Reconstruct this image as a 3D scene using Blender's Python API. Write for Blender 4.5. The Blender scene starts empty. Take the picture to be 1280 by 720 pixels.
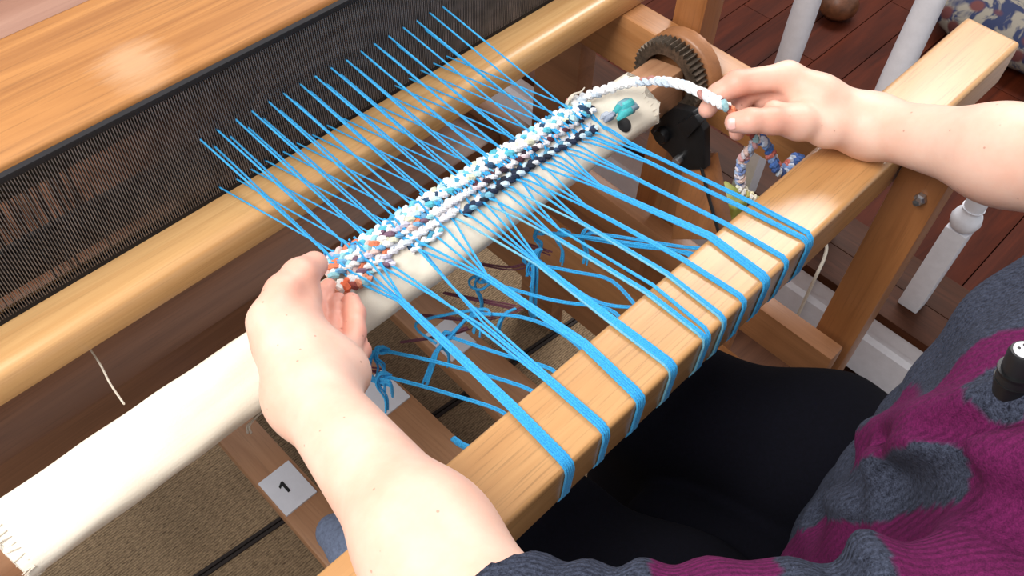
import bpy, bmesh, math, random
import numpy as np
from mathutils import Vector, Matrix
random.seed(7); rng = np.random.default_rng(7)
scene = bpy.context.scene
C = scene.collection

# ------------------------------------------------------------------ camera
AZ, PT, RO, FPX = math.radians(42.93), math.radians(52.81), math.radians(2.88), 1113.0
CAM = Vector((0.0, 0.0, 1.42))
_f = Vector((math.cos(AZ)*math.cos(PT), math.sin(AZ)*math.cos(PT), -math.sin(PT)))
_r = _f.cross(Vector((0, 0, 1))).normalized(); _u = _r.cross(_f)
_r2 = _r*math.cos(RO) + _u*math.sin(RO); _u2 = -_r*math.sin(RO) + _u*math.cos(RO)
cd = bpy.data.cameras.new('camera'); cam = bpy.data.objects.new('camera', cd); C.objects.link(cam)
cd.sensor_width = 36.0; cd.lens = FPX/1280*36.0; cd.clip_start = 0.02
M = Matrix((_r2, _u2, -_f)).transposed().to_4x4(); M.translation = CAM
cam.matrix_world = M
scene.camera = cam

# ------------------------------------------------------------------ world, lights, exposure
w = bpy.data.worlds.new('room_light'); scene.world = w; w.use_nodes = True
w.node_tree.nodes['Background'].inputs[0].default_value = (0.93, 0.96, 1.0, 1)
w.node_tree.nodes['Background'].inputs[1].default_value = 0.45
def area(name, loc, target, sx, sy, power, col=(1, 1, 1)):
    l = bpy.data.lights.new(name, 'AREA'); l.shape = 'RECTANGLE'; l.size = sx; l.size_y = sy
    l.energy = power; l.color = col
    o = bpy.data.objects.new(name, l); C.objects.link(o); o.location = loc
    o.rotation_euler = (Vector(target)-Vector(loc)).to_track_quat('-Z', 'Y').to_euler()
    return o
area('window_light_left', (-1.0, 0.55, 2.7), (0.25, 0.4, 0.75), 1.3, 1.3, 60, (1.0, 0.97, 0.93))
area('window_light_far', (2.75, 1.2, 2.75), (0.6, 0.3, 0.75), 1.9, 1.2, 62, (1.0, 0.97, 0.95))
vs = scene.view_settings
scene.display_settings.display_device = 'sRGB'
vs.view_transform = 'Standard'; vs.look = 'None'; vs.gamma = 1.0; vs.use_curve_mapping = False
vs.exposure = 0.4

# ------------------------------------------------------------------ pixel measurement -> real point on a real plane
def ray(px, py): return _f*FPX + _r2*(px-640) + _u2*(360-py)
def at(axis, px, py, c):
    d = ray(px, py); i = 'xyz'.index(axis); t = (c-CAM[i])/d[i]
    return CAM + d*t
def Zp(px, py, z): return at('z', px, py, z)

# ------------------------------------------------------------------ materials
def lin(c):
    return tuple(((v/255)/12.92 if v/255 <= 0.04045 else (((v/255)+0.055)/1.055)**2.4) for v in c) + (1.0,)
def newmat(name):
    m = bpy.data.materials.new(name); m.use_nodes = True
    nt = m.node_tree; b = nt.nodes['Principled BSDF']
    return m, nt, b
def N(nt, t, **kw):
    n = nt.nodes.new(t)
    for k, v in kw.items(): setattr(n, k, v)
    return n
def L(nt, a, ao, b, bi): nt.links.new(a.outputs[ao], b.inputs[bi])
def mixc(nt, fac, c1, c2, blend='MIX'):
    n = N(nt, 'ShaderNodeMix', data_type='RGBA', blend_type=blend)
    for i, v in ((0, fac), (6, c1), (7, c2)):
        if isinstance(v, bpy.types.NodeSocket): nt.links.new(v, n.inputs[i])
        elif v is not None: n.inputs[i].default_value = v
    return n.outputs[2]
def ramp(nt, src, p0, c0, p1, c1):
    n = N(nt, 'ShaderNodeValToRGB'); e = n.color_ramp.elements
    e[0].position = p0; e[0].color = c0; e[1].position = p1; e[1].color = c1
    nt.links.new(src, n.inputs[0]); return n.outputs[0]
def mapped(nt, scale, rot=(0, 0, 0)):
    tc = N(nt, 'ShaderNodeTexCoord'); mp = N(nt, 'ShaderNodeMapping')
    mp.inputs['Scale'].default_value = scale; mp.inputs['Rotation'].default_value = rot
    L(nt, tc, 'Object', mp, 'Vector'); return mp.outputs[0]
def noise(nt, vec, scale, detail=4, rough=0.55, dist=0.0):
    n = N(nt, 'ShaderNodeTexNoise'); n.inputs['Scale'].default_value = scale
    n.inputs['Detail'].default_value = detail; n.inputs['Roughness'].default_value = rough
    n.inputs['Distortion'].default_value = dist
    if vec is not None: nt.links.new(vec, n.inputs['Vector'])
    return n.outputs[0]
def bump(nt, b, h, strength, dist=0.001):
    n = N(nt, 'ShaderNodeBump'); n.inputs['Strength'].default_value = strength
    n.inputs['Distance'].default_value = dist; nt.links.new(h, n.inputs['Height'])
    nt.links.new(n.outputs[0], b.inputs['Normal'])
BW = (0, 0, 0, 1); WW = (1, 1, 1, 1)
def wood(name, light, dark, axis='x', rough=0.34, grain=14, pore=0.25, coat=0.25, stain=None, spec=0.5):
    m, nt, b = newmat(name)
    s = {'x': (1.0, grain, grain), 'y': (grain, 1.0, grain), 'z': (grain, grain, 1.0)}[axis]
    v = mapped(nt, s)
    n1 = noise(nt, v, 1.6, 5, 0.6, 1.2)
    base = ramp(nt, n1, 0.32, lin(dark), 0.66, lin(light))
    s2 = {'x': (14, 420, 420), 'y': (420, 14, 420), 'z': (420, 420, 14)}[axis]
    v2 = mapped(nt, s2)
    n2 = noise(nt, v2, 1.0, 2, 0.5)
    pr = ramp(nt, n2, 0.30, WW, 0.46, BW)
    mul = N(nt, 'ShaderNodeMath', operation='MULTIPLY'); nt.links.new(pr, mul.inputs[0]); mul.inputs[1].default_value = pore
    d2 = tuple(x*0.55 for x in dark)
    col = mixc(nt, mul.outputs[0], base, lin(d2))
    b.inputs['Specular IOR Level'].default_value = spec
    if stain:          # a worn pale patch at one place of the board, broken up by the grain
        sc_, (cx, cy_, cz_), rad = stain
        tc = N(nt, 'ShaderNodeTexCoord'); sub = N(nt, 'ShaderNodeVectorMath', operation='DISTANCE'); sub.inputs[1].default_value = (cx, cy_, cz_)
        L(nt, tc, 'Object', sub, 0)
        n3 = noise(nt, mapped(nt, (9, 60, 60)), 1.5, 5, 0.7)
        ma = N(nt, 'ShaderNodeMath', operation='MULTIPLY_ADD'); nt.links.new(n3, ma.inputs[0]); ma.inputs[1].default_value = rad*1.2; nt.links.new(sub.outputs['Value'], ma.inputs[2])
        col = mixc(nt, ramp(nt, ma.outputs[0], rad*0.9, (0.6, 0.6, 0.6, 1), rad*1.5, BW), col, lin(sc_))
    nt.links.new(col, b.inputs['Base Color'])
    b.inputs['Roughness'].default_value = rough
    b.inputs['Coat Weight'].default_value = coat; b.inputs['Coat Roughness'].default_value = 0.25
    bump(nt, b, n2, 0.15, 0.0005)
    return m
def plain(name, c, rough=0.5, metal=0.0, var=0.12, nscale=60, bumps=0.0, coat=0.0):
    m, nt, b = newmat(name)
    v = mapped(nt, (1, 1, 1)); n = noise(nt, v, nscale, 5, 0.6)
    dk = tuple(x*(1-var) for x in c); lt = tuple(min(255, x*(1+var*0.6)) for x in c)
    nt.links.new(ramp(nt, n, 0.3, lin(dk), 0.7, lin(lt)), b.inputs['Base Color'])
    b.inputs['Roughness'].default_value = rough; b.inputs['Metallic'].default_value = metal
    b.inputs['Coat Weight'].default_value = coat
    if bumps: bump(nt, b, n, bumps, 0.001)
    return m
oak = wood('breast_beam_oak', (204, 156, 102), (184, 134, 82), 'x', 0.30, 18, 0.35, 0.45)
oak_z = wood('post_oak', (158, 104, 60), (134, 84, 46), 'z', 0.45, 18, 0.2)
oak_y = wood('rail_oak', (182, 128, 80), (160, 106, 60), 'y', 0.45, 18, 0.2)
_w = Zp(165, 78, 0.944)
honey = wood('hand_rail_pine', (180, 124, 68), (144, 92, 46), 'x', 0.45, 26, 0.25, 0.15, ((198, 158, 122), (_w.x-0.3, _w.y-0.56, 0.944-0.74), 0.040))
race = wood('race_board_maple', (222, 178, 122), (198, 148, 94), 'x', 0.27, 30, 0.12, 0.5)
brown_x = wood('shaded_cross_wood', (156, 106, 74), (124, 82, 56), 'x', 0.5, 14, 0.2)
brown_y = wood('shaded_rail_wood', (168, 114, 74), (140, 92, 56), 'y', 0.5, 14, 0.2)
dark_shaft = wood('heddle_shaft_wood', (46, 32, 26), (32, 22, 18), 'x', 0.5, 14, 0.2)
mauve_x = wood('castle_wood', (160, 122, 104), (140, 102, 86), 'x', 0.5, 10, 0.1)
pale_core = wood('beam_core_wood', (196, 148, 112), (172, 122, 88), 'x', 0.55, 20, 0.15)
tread = wood('treadle_wood', (190, 142, 104), (164, 116, 80), 'y', 0.55, 14, 0.2)
redwood = wood('stair_floor_wood', (86, 34, 15), (54, 19, 8), 'x', 0.6, 12, 0.2, 0.0, None, 0.12)
shade_floor = wood('loom_floor_wood', (112, 72, 48), (84, 50, 32), 'x', 0.5, 12, 0.2, 0.0, None, 0.2)
darkcap = wood('ledge_cap_wood', (78, 44, 28), (52, 28, 16), 'y', 0.55, 14, 0.3, 0.0, None, 0.15)
white_paint = plain('white_paint', (222, 222, 228), 0.45, 0, 0.03)
black_iron = plain('black_iron', (24, 24, 26), 0.4, 0.3, 0.3)
grey_iron = plain('worn_iron', (104, 92, 80), 0.5, 0.75, 0.3, 200)
steel = plain('bolt_steel', (180, 180, 182), 0.3, 0.9)
reed_black = plain('reed_tape', (18, 16, 21), 0.8)
dent_steel = plain('dent_steel', (118, 112, 110), 0.45, 0.3, 0.2)
heddle_mat = plain('heddle_wire', (60, 58, 60), 0.6, 0.0)
def yarn_mat(name, c1, c2):
    m, nt, b = newmat(name)
    n = noise(nt, mapped(nt, (1, 1, 1)), 900, 2)
    nt.links.new(ramp(nt, n, 0.35, lin(c2), 0.65, lin(c1)), b.inputs['Base Color'])
    b.inputs['Roughness'].default_value = 0.75; b.inputs['Sheen Weight'].default_value = 0.15
    bump(nt, b, n, 0.5, 0.0005); return m
yarn_blue = yarn_mat('blue_cotton', (52, 176, 230), (22, 138, 204))
yarn_pale = yarn_mat('pale_blue_cotton', (120, 190, 214), (84, 160, 192))
yarn_maroon = yarn_mat('maroon_cord', (128, 66, 84), (96, 46, 62))
yarn_white = yarn_mat('white_string', (222, 212, 196), (190, 178, 160))
yarn_filler = yarn_mat('pale_filler_cotton', (232, 232, 238), (206, 208, 220))
def canvas_mat():
    m, nt, b = newmat('canvas_cloth')
    n = noise(nt, mapped(nt, (1, 1, 1)), 7, 5)
    col = ramp(nt, n, 0.3, lin((226, 214, 192)), 0.65, lin((240, 232, 216)))
    nt.links.new(col, b.inputs['Base Color']); b.inputs['Roughness'].default_value = 0.8
    n2 = noise(nt, mapped(nt, (1, 1, 1)), 700, 2)
    a = N(nt, 'ShaderNodeMath', operation='ADD'); nt.links.new(n2, a.inputs[0])
    nb = noise(nt, mapped(nt, (2, 14, 14)), 5, 3); k = N(nt, 'ShaderNodeMath', operation='MULTIPLY')
    nt.links.new(nb, k.inputs[0]); k.inputs[1].default_value = 4.0; nt.links.new(k.outputs[0], a.inputs[1])
    bump(nt, b, a.outputs[0], 0.3, 0.0006); return m
canvas = canvas_mat()
def attr_mat(name, rough=0.85, fuzz=500, bs=0.6):
    m, nt, b = newmat(name)
    at_ = N(nt, 'ShaderNodeAttribute', attribute_name='dye')
    n = noise(nt, mapped(nt, (1, 1, 1)), fuzz, 3)
    col = mixc(nt, 1.0, at_.outputs[0], ramp(nt, n, 0.3, (0.8, 0.8, 0.8, 1), 0.7, WW), 'MULTIPLY')
    nt.links.new(col, b.inputs['Base Color']); b.inputs['Roughness'].default_value = rough
    bump(nt, b, n, bs, 0.001); return m
rag_mat = attr_mat('rag_cotton')
def rug_mat(name, c1, c2):
    m, nt, b = newmat(name)
    wv = N(nt, 'ShaderNodeTexWave', wave_type='BANDS', bands_direction='Y'); wv.inputs['Scale'].default_value = 75
    wv.inputs['Distortion'].default_value = 3.0; wv.inputs['Detail'].default_value = 2; wv.inputs['Detail Scale'].default_value = 6
    v = mapped(nt, (1, 1, 1)); nt.links.new(v, wv.inputs['Vector'])
    n = noise(nt, mapped(nt, (120, 260, 1)), 1.0, 3, 0.6)
    n3 = noise(nt, v, 5, 4)
    mx = mixc(nt, 0.78, wv.outputs[0], n)
    col = ramp(nt, mx, 0.28, lin(c2), 0.66, lin(c1))
    col = mixc(nt, 1.0, col, ramp(nt, n3, 0.3, (0.78, 0.76, 0.74, 1), 0.7, WW), 'MULTIPLY')
    nt.links.new(col, b.inputs['Base Color']); b.inputs['Roughness'].default_value = 0.9
    bump(nt, b, mx, 0.8, 0.003); return m
rug = rug_mat('sisal_weave', (168, 142, 110), (94, 74, 52))
rug_dark = plain('rug_binding', (38, 28, 24), 0.8, 0, 0.2, 300)
card_white = plain('paper_card', (225, 225, 232), 0.6, 0, 0.02)
ink = plain('black_ink', (14, 14, 18), 0.6)
def skin_mat():
    m, nt, b = newmat('skin')
    f = N(nt, 'ShaderNodeAttribute', attribute_name='flush_shade')
    v = mapped(nt, (1, 1, 1))
    n = noise(nt, v, 22, 5, 0.6); n2 = noise(nt, v, 420, 3)
    base = ramp(nt, n, 0.3, lin((226, 176, 154)), 0.7, lin((234, 196, 176)))
    col = mixc(nt, f.outputs['Fac'], base, lin((222, 134, 112)))
    vo = N(nt, 'ShaderNodeTexVoronoi'); vo.inputs['Scale'].default_value = 70; nt.links.new(v, vo.inputs['Vector'])
    mole = ramp(nt, vo.outputs['Distance'], 0.05, (0.5, 0.5, 0.5, 1), 0.085, BW)
    col = mixc(nt, mole, col, lin((150, 92, 76)))
    nt.links.new(col, b.inputs['Base Color'])
    b.inputs['Roughness'].default_value = 0.5
    b.inputs['Subsurface Weight'].default_value = 0.12; b.inputs['Subsurface Radius'].default_value = (0.006, 0.003, 0.0015)
    b.inputs['Subsurface Scale'].default_value = 1.0
    bump(nt, b, n2, 0.12, 0.0006); return m
skin = skin_mat()
nail_mat = plain('fingernail', (234, 180, 170), 0.3, 0, 0.03)
def knit_mat():
    m, nt, b = newmat('sweater_knit')
    s = N(nt, 'ShaderNodeAttribute', attribute_name='stripe'); wl = N(nt, 'ShaderNodeAttribute', attribute_name='wale')
    v = mapped(nt, (1, 1, 1)); n = noise(nt, v, 380, 3, 0.7); n4 = noise(nt, v, 1100, 2, 0.7)
    nn = mixc(nt, 0.5, n, n4)
    grey = ramp(nt, nn, 0.36, lin((20, 22, 32)), 0.68, lin((72, 78, 96)))
    fuch = ramp(nt, nn, 0.30, lin((56, 12, 44)), 0.74, lin((112, 30, 84)))
    nt.links.new(mixc(nt, s.outputs['Fac'], grey, fuch), b.inputs['Base Color'])
    b.inputs['Roughness'].default_value = 0.95; b.inputs['Specular IOR Level'].default_value = 0.15
    sn = N(nt, 'ShaderNodeMath', operation='SINE'); k = N(nt, 'ShaderNodeMath', operation='MULTIPLY'); k.inputs[1].default_value = 2*math.pi/0.0052
    nt.links.new(wl.outputs['Fac'], k.inputs[0]); nt.links.new(k.outputs[0], sn.inputs[0])
    a = N(nt, 'ShaderNodeMath', operation='MULTIPLY_ADD'); nt.links.new(n, a.inputs[0]); a.inputs[1].default_value = 3.0; nt.links.new(sn.outputs[0], a.inputs[2])
    bump(nt, b, a.outputs[0], 0.5, 0.0009); return m
knit = knit_mat()
trouser = plain('black_trousers', (9, 9, 17), 0.95, 0, 0.2, 300, 0.3); trouser.node_tree.nodes['Principled BSDF'].inputs['Specular IOR Level'].default_value = 0.1
hair_mat = plain('brown_hair', (74, 50, 36), 0.5, 0, 0.4, 300)
slipper_mat = plain('grey_blue_felt', (122, 134, 160), 0.9, 0, 0.15, 200, 0.4)

# ------------------------------------------------------------------ mesh helpers
class MB:
    def __init__(s): s.v = []; s.f = []; s.col = []
    def add(s, vs, fs, cols=None):
        o = len(s.v); s.v += [tuple(p) for p in vs]; s.f += [tuple(i+o for i in f) for f in fs]
        s.col += list(cols) if cols is not None else [(1, 1, 1, 1)]*len(vs)
    def box(s, x0, x1, y0, y1, z0, z1):
        v = [(x0, y0, z0), (x1, y0, z0), (x1, y1, z0), (x0, y1, z0), (x0, y0, z1), (x1, y0, z1), (x1, y1, z1), (x0, y1, z1)]
        s.add(v, [(3, 2, 1, 0), (4, 5, 6, 7), (0, 1, 5, 4), (1, 2, 6, 5), (2, 3, 7, 6), (3, 0, 4, 7)])
    def hexa(s, p):      # eight corners, bottom four then top four
        s.add(p, [(3, 2, 1, 0), (4, 5, 6, 7), (0, 1, 5, 4), (1, 2, 6, 5), (2, 3, 7, 6), (3, 0, 4, 7)])
    def sweep(s, prof, x0, x1, axis='x'):  # closed profile of (a,b) pairs extruded along an axis
        n = len(prof); v = []
        for t in (x0, x1):
            for a, b in prof:
                v.append({'x': (t, a, b), 'y': (a, t, b), 'z': (a, b, t)}[axis])
        s.add(v, [tuple(range(n)), tuple(range(2*n-1, n-1, -1))] + [((i+1) % n, i, i+n, (i+1) % n+n) for i in range(n)])
    def tube(s, pts, r, n=6, cols=None, flat=1.0, cap=True):
        pts = [Vector(p) for p in pts]; m = len(pts); rr = r if hasattr(r, '__len__') else [r]*m
        up = Vector((0.03, 0.05, 1)).normalized(); vs = []; cs = []
        for i, p in enumerate(pts):
            t = (pts[min(i+1, m-1)]-pts[max(i-1, 0)])
            t = t.normalized() if t.length > 1e-9 else Vector((1, 0, 0))
            a = up - t*up.dot(t)
            if a.length < 0.05: a = Vector((0, 1, 0)) - t*t.y
            a.normalize(); b = t.cross(a); up = a
            for k in range(n):
                q = 2*math.pi*k/n
                vs.append(p + (a*math.cos(q)*flat + b*math.sin(q))*rr[i]); cs.append(cols[i] if cols else (1, 1, 1, 1))
        fs = [(i*n+k, i*n+(k+1) % n, (i+1)*n+(k+1) % n, (i+1)*n+k) for i in range(m-1) for k in range(n)]
        if cap: fs += [tuple(range(n-1, -1, -1)), tuple((m-1)*n+k for k in range(n))]
        s.add(vs, fs, cs)
    def lathe(s, prof, c, axis='z', n=24):   # prof: (radius, height)
        vs = []
        for r, h in prof:
            for k in range(n):
                q = 2*math.pi*k/n; a, b = r*math.cos(q), r*math.sin(q)
                d = {'z': (a, b, h), 'x': (h, a, b), 'y': (b, h, a)}[axis]
                vs.append((c[0]+d[0], c[1]+d[1], c[2]+d[2]))
        m = len(prof)
        fs = [(i*n+k, i*n+(k+1) % n, (i+1)*n+(k+1) % n, (i+1)*n+k) for i in range(m-1) for k in range(n)]
        fs += [tuple(range(n-1, -1, -1)), tuple((m-1)*n+k for k in range(n))]
        s.add(vs, fs)
def origin(p):
    o = Vector((0, 0, 0))
    while p is not None: o += p.location; p = p.parent
    return o
def build(name, mb, mat, parent=None, bevel=0.0, smooth=False, loc=None, seg=2, dye=False):
    """link an MB given in world coordinates as ONE mesh object"""
    vs = [Vector(p) for p in mb.v]
    if parent is not None: o0 = origin(parent); off = o0; loc_l = Vector((0, 0, 0))
    else:
        if loc is None:
            xs = [v.x for v in vs]; ys = [v.y for v in vs]; zs = [v.z for v in vs]
            loc = ((min(xs)+max(xs))/2, (min(ys)+max(ys))/2, min(zs))
        off = Vector(loc); loc_l = off
    me = bpy.data.meshes.new(name); me.from_pydata([v-off for v in vs], [], mb.f); me.update()
    if dye:
        a = me.attributes.new('dye', 'FLOAT_COLOR', 'POINT'); a.data.foreach_set('color', np.array(mb.col, dtype=np.float32).ravel())
    if bevel > 0:
        bm = bmesh.new(); bm.from_mesh(me)
        es = [e for e in bm.edges if len(e.link_faces) == 2 and e.calc_face_angle(0) > 0.5]
        bmesh.ops.bevel(bm, geom=es, offset=bevel, segments=seg, profile=0.6, affect='EDGES', clamp_overlap=True)
        bmesh.ops.recalc_face_normals(bm, faces=bm.faces); bm.to_mesh(me); bm.free(); smooth = True
    else:
        bm = bmesh.new(); bm.from_mesh(me); bmesh.ops.recalc_face_normals(bm, faces=bm.faces); bm.to_mesh(me); bm.free()
    if smooth:
        me.polygons.foreach_set('use_smooth', [True]*len(me.polygons))
        try: me.set_sharp_from_angle(angle=math.radians(50))
        except Exception: pass
    me.materials.append(mat)
    o = bpy.data.objects.new(name, me); C.objects.link(o); o.location = loc_l
    if parent is not None: o.parent = parent
    return o
def tag(o, label, cat, group=None, kind=None):
    if label: o['label'] = label
    if cat: o['category'] = cat
    if group: o['group'] = group
    if kind: o['kind'] = kind
    return o
def thing(name, label, cat, loc=(0, 0, 0), group=None):
    o = bpy.data.objects.new(name, None); C.objects.link(o); o.location = loc; o.empty_display_size = 0.05
    return tag(o, label, cat, group)
def boxpart(name, b, mat, parent, bevel=0.002):
    m = MB(); m.box(*b); return build(name, m, mat, parent, bevel)
ORD = ['first', 'second', 'third', 'fourth', 'fifth', 'sixth', 'seventh', 'eighth', 'ninth', 'tenth', 'eleventh', 'twelfth', 'thirteenth',
       'fourteenth', 'fifteenth', 'sixteenth', 'seventeenth', 'eighteenth', 'nineteenth', 'twentieth']
def smooth_path(pts, n=6):     # Catmull-Rom
    P = [Vector(p) for p in pts]; out = []
    for i in range(len(P)-1):
        p0, p1, p2, p3 = P[max(i-1, 0)], P[i], P[i+1], P[min(i+2, len(P)-1)]
        for k in range(n):
            t = k/n
            out.append(0.5*((2*p1)+(p2-p0)*t+(2*p0-5*p1+4*p2-p3)*t*t+(3*p1-p0-3*p2+p3)*t**3))
    out.append(P[-1]); return out
def resample(pts, step):
    P = [Vector(p) for p in pts]; L_ = [0]
    for a, b in zip(P, P[1:]): L_.append(L_[-1]+(b-a).length)
    n = max(2, int(L_[-1]/step)); out = []; j = 0
    for i in range(n+1):
        s = L_[-1]*i/n
        while j < len(P)-2 and L_[j+1] < s: j += 1
        d = L_[j+1]-L_[j]; out.append(P[j].lerp(P[j+1], (s-L_[j])/d if d > 0 else 0))
    return out, L_[-1]

# ------------------------------------------------------------------ setting: floor planks, stair ledge
m = MB(); m.box(-1.2, 3.4, -1.0, 2.6, -0.06, -0.0205); floor = build('floor', m, darkcap); floor['kind'] = 'structure'
y = -0.60; k = 0
while y < 2.2:
    wd = 0.088; x = 1.26 - (0.37*k % 0.9)*0.0
    cuts = [1.30, 1.30+0.5+(k*0.43) % 0.8, 3.3]
    for a, b in zip(cuts, cuts[1:]):
        boxpart('plank', (a+0.001, b-0.001, y+0.001, y+wd-0.001, -0.02, rng.uniform(-0.0012, 0.0)), redwood, floor, 0.0015)
    y += wd; k += 1
for k in range(16):           # boards under the loom, covered by the mat in most places
    boxpart('plank', (-1.1, 1.10, -0.6+k*0.16+0.001, -0.6+(k+1)*0.16-0.001, -0.02, 0), shade_floor, floor, 0.0015)
ledge = tag(bpy.data.objects.new('trim_1', None), None, None, kind='structure'); C.objects.link(ledge); ledge.location = (1.12, 0, 0)
m = MB(); m.sweep([(1.12, 0), (1.125, 0.085), (1.135, 0.092), (1.135, 0.105), (1.128, 0.112), (1.128, 0.15), (1.15, 0.155), (1.15, 0)], -1.0, 2.4, 'y')
build('skirting_board', m, white_paint, ledge, 0.0)
boxpart('ledge_board', (1.122, 1.20, -1.0, 2.4, 0.150, 0.170), darkcap, ledge, 0.003)
boxpart('ledge_board', (1.2015, 1.288, -1.0, 2.4, 0.150, 0.169), darkcap, ledge, 0.003)
boxpart('ledge_riser', (1.275, 1.285, -1.0, 2.4, 0.0, 0.150), redwood, ledge, 0.001)

def baluster(x, y, label, zt=1.35):
    t = thing('baluster', label, 'baluster', (x, y, 0.17), 'white stair balusters'); s = 0.0185
    m = MB(); m.box(x-s, x+s, y-s, y+s, 0.1705, 0.375); build('square_foot', m, white_paint, t, 0.003)
    m = MB(); m.lathe([(0.012, 0.372), (0.021, 0.380), (0.024, 0.392), (0.021, 0.404), (0.014, 0.41), (0.014, 0.414), (0.0175, 0.42)], (x, y, 0), 'z', 20)
    build('turned_bead', m, white_paint, t, 0, True)
    m = MB(); m.lathe([(0.0155, 0.417), (0.019, 0.47), (0.0205, 0.55), (0.0185, 0.9), (0.016, zt)], (x, y, 0), 'z', 20)
    build('turned_shaft', m, white_paint, t, 0, True); return t
baluster(1.185, 0.136, 'white baluster whose square foot stands under the right forearm')
baluster(1.205, 0.338, 'white baluster behind the end of the breast beam')
baluster(1.185, 0.505, 'white baluster behind the right hand')
baluster(1.185, -0.065, 'white baluster hidden behind the sweater at the right edge')

# mat on the floor
rugt = thing('floor_mat', 'brown woven floor mat with dark double lines under the treadles', 'mat', (0.3, 0.6, 0))
def rp(x, y): return (x*0.9957+y*0.0925, -x*0.0925+y*0.9957)
def rugbox(name, x0, x1, y0, y1, z0, z1, mat):
    c = [rp(x0, y0), rp(x1, y0), rp(x1, y1), rp(x0, y1)]
    m = MB(); m.hexa([(a, b, z0) for a, b in c]+[(a, b, z1) for a, b in c]); return build(name, m, mat, rugt, 0.0015)
rugbox('mat_panel', -0.55, 0.78, -0.3, 0.655, 0.0, 0.010, rug)
rugbox('mat_panel', -0.55, 0.78, 0.669, 1.04, 0.0, 0.010, rug)
rugbox('binding_strip', -0.55, 0.78, 0.655, 0.661, 0.0, 0.0125, rug_dark)
rugbox('binding_strip', -0.55, 0.78, 0.663, 0.669, 0.0, 0.0125, rug_dark)

# ------------------------------------------------------------------ loom frame
frame = thing('loom_frame', 'oak floor loom frame with breast beam, posts and side rails', 'loom', (0.4, 0.4, 0))
m = MB(); m.sweep([(0.170, 0.742), (0.237, 0.742), (0.237, 0.80), (0.170, 0.80)], -0.25, 1.012, 'x')
build('breast_beam', m, oak, frame, 0.006, seg=4)
boxpart('post', (0.762, 0.805, 0.118, 0.1685, 0.02, 0.795), oak_z, frame, 0.003)
boxpart('rail', (0.752, 0.790, 0.238, 1.3, 0.690, 0.765), oak_y, frame, 0.004)
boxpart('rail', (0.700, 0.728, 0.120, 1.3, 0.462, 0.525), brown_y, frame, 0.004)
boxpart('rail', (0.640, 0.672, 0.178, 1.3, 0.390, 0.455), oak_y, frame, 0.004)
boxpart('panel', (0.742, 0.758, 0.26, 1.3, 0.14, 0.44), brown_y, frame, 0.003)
m = MB(); m.lathe([(0.0, 0.0), (0.047, 0.0), (0.050, 0.003), (0.050, 0.018), (0.047, 0.02), (0.0, 0.02)], (0.732, 0.436, 0.751), 'x', 40)
build('bearing_disc', m, brown_y, frame, 0, True)
boxpart('post', (0.795, 0.835, 0.455, 0.497, 0.3, 1.25), oak_z, frame, 0.003)
boxpart('post', (0.7295, 0.751, 0.375, 0.425, 0.02, 0.66), oak_z, frame, 0.003)
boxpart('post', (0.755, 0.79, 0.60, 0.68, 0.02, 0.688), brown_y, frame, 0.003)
boxpart('slim_stile', (0.79, 0.802, 0.675, 0.69, 0.2, 0.9), oak_z, frame, 0.002)
boxpart('slim_stile', (0.79, 0.806, 0.63, 0.648, 0.2, 0.9), oak_z, frame, 0.002)
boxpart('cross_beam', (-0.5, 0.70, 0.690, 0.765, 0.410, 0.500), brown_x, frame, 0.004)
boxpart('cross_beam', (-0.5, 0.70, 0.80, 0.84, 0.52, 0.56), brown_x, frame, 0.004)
boxpart('castle_beam', (-0.6, 1.1, 0.734, 0.788, 0.86, 0.936), mauve_x, frame, 0.003)
boxpart('castle_beam', (-0.6, 1.1, 0.789, 0.87, 0.88, 0.962), mauve_x, frame, 0.003)
bt = at('x', 1152, 247, 0.7615)
m = MB(); m.lathe([(0.0, 0), (0.0065, 0.0), (0.0065, 0.005), (0.004, 0.006), (0.004, 0.012), (0.0, 0.0125)][::-1], (0, 0, 0), 'x', 6)
m.v = [(bt.x-v[0], v[1]+bt.y, v[2]+bt.z) for v in m.v]
build('bolt', m, steel, frame, 0)

# ------------------------------------------------------------------ cloth beam with canvas, gear
cb = thing('cloth_beam', 'cream canvas-wrapped cloth beam running below the braided weave', 'beam', (0.3, 0.44, 0.70))
cy, cz = 0.44, 0.745
def octo(r, n=40):
    out = []
    for i in range(n):
        a = 2*math.pi*i/n
        # rounded square, corner turned towards the weaver
        q = a - math.radians(33); e = (abs(math.cos(q))**4.5+abs(math.sin(q))**4.5)**(-1/4.5)
        out.append((cy+r*e*0.955*math.cos(a), cz+r*e*0.955*math.sin(a)))
    return out
m = MB(); n = 56; xs = np.linspace(-0.078, 0.656, 90)
for i, x in enumerate(xs):
    rr = 0.0335+0.0004*math.sin(x*40)+0.0003*math.sin(x*97+1)+(0.0008 if i in (0, 89) else 0)
    for j, (a, b) in enumerate(octo(rr, n)):
        ex = 0
        if i == 89: ex = 0.006*math.sin(j*0.9)+0.004*rng.random()
        if i == 0: ex = -0.005*rng.random()
        m.v.append((x+ex, a+0.0004*math.sin(x*60+j), b)); m.col.append((1, 1, 1, 1))
m.f += [(i*n+k, i*n+(k+1) % n, (i+1)*n+(k+1) % n, (i+1)*n+k) for i in range(len(xs)-1) for k in range(n)]
m.f += [tuple(range(n-1, -1, -1)), tuple((len(xs)-1)*n+k for k in range(n))]
build('canvas_cover', m, canvas, cb, 0, True)
m = MB(); hs = 0.0255
m.sweep([(cy+hs*1.25*math.cos(math.radians(a+33)), cz+hs*1.25*math.sin(math.radians(a+33))) for a in (0, 90, 180, 270)], -0.30, 0.722, 'x')
build('beam_core', m, pale_core, cb, 0.003)
m = MB()
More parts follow.
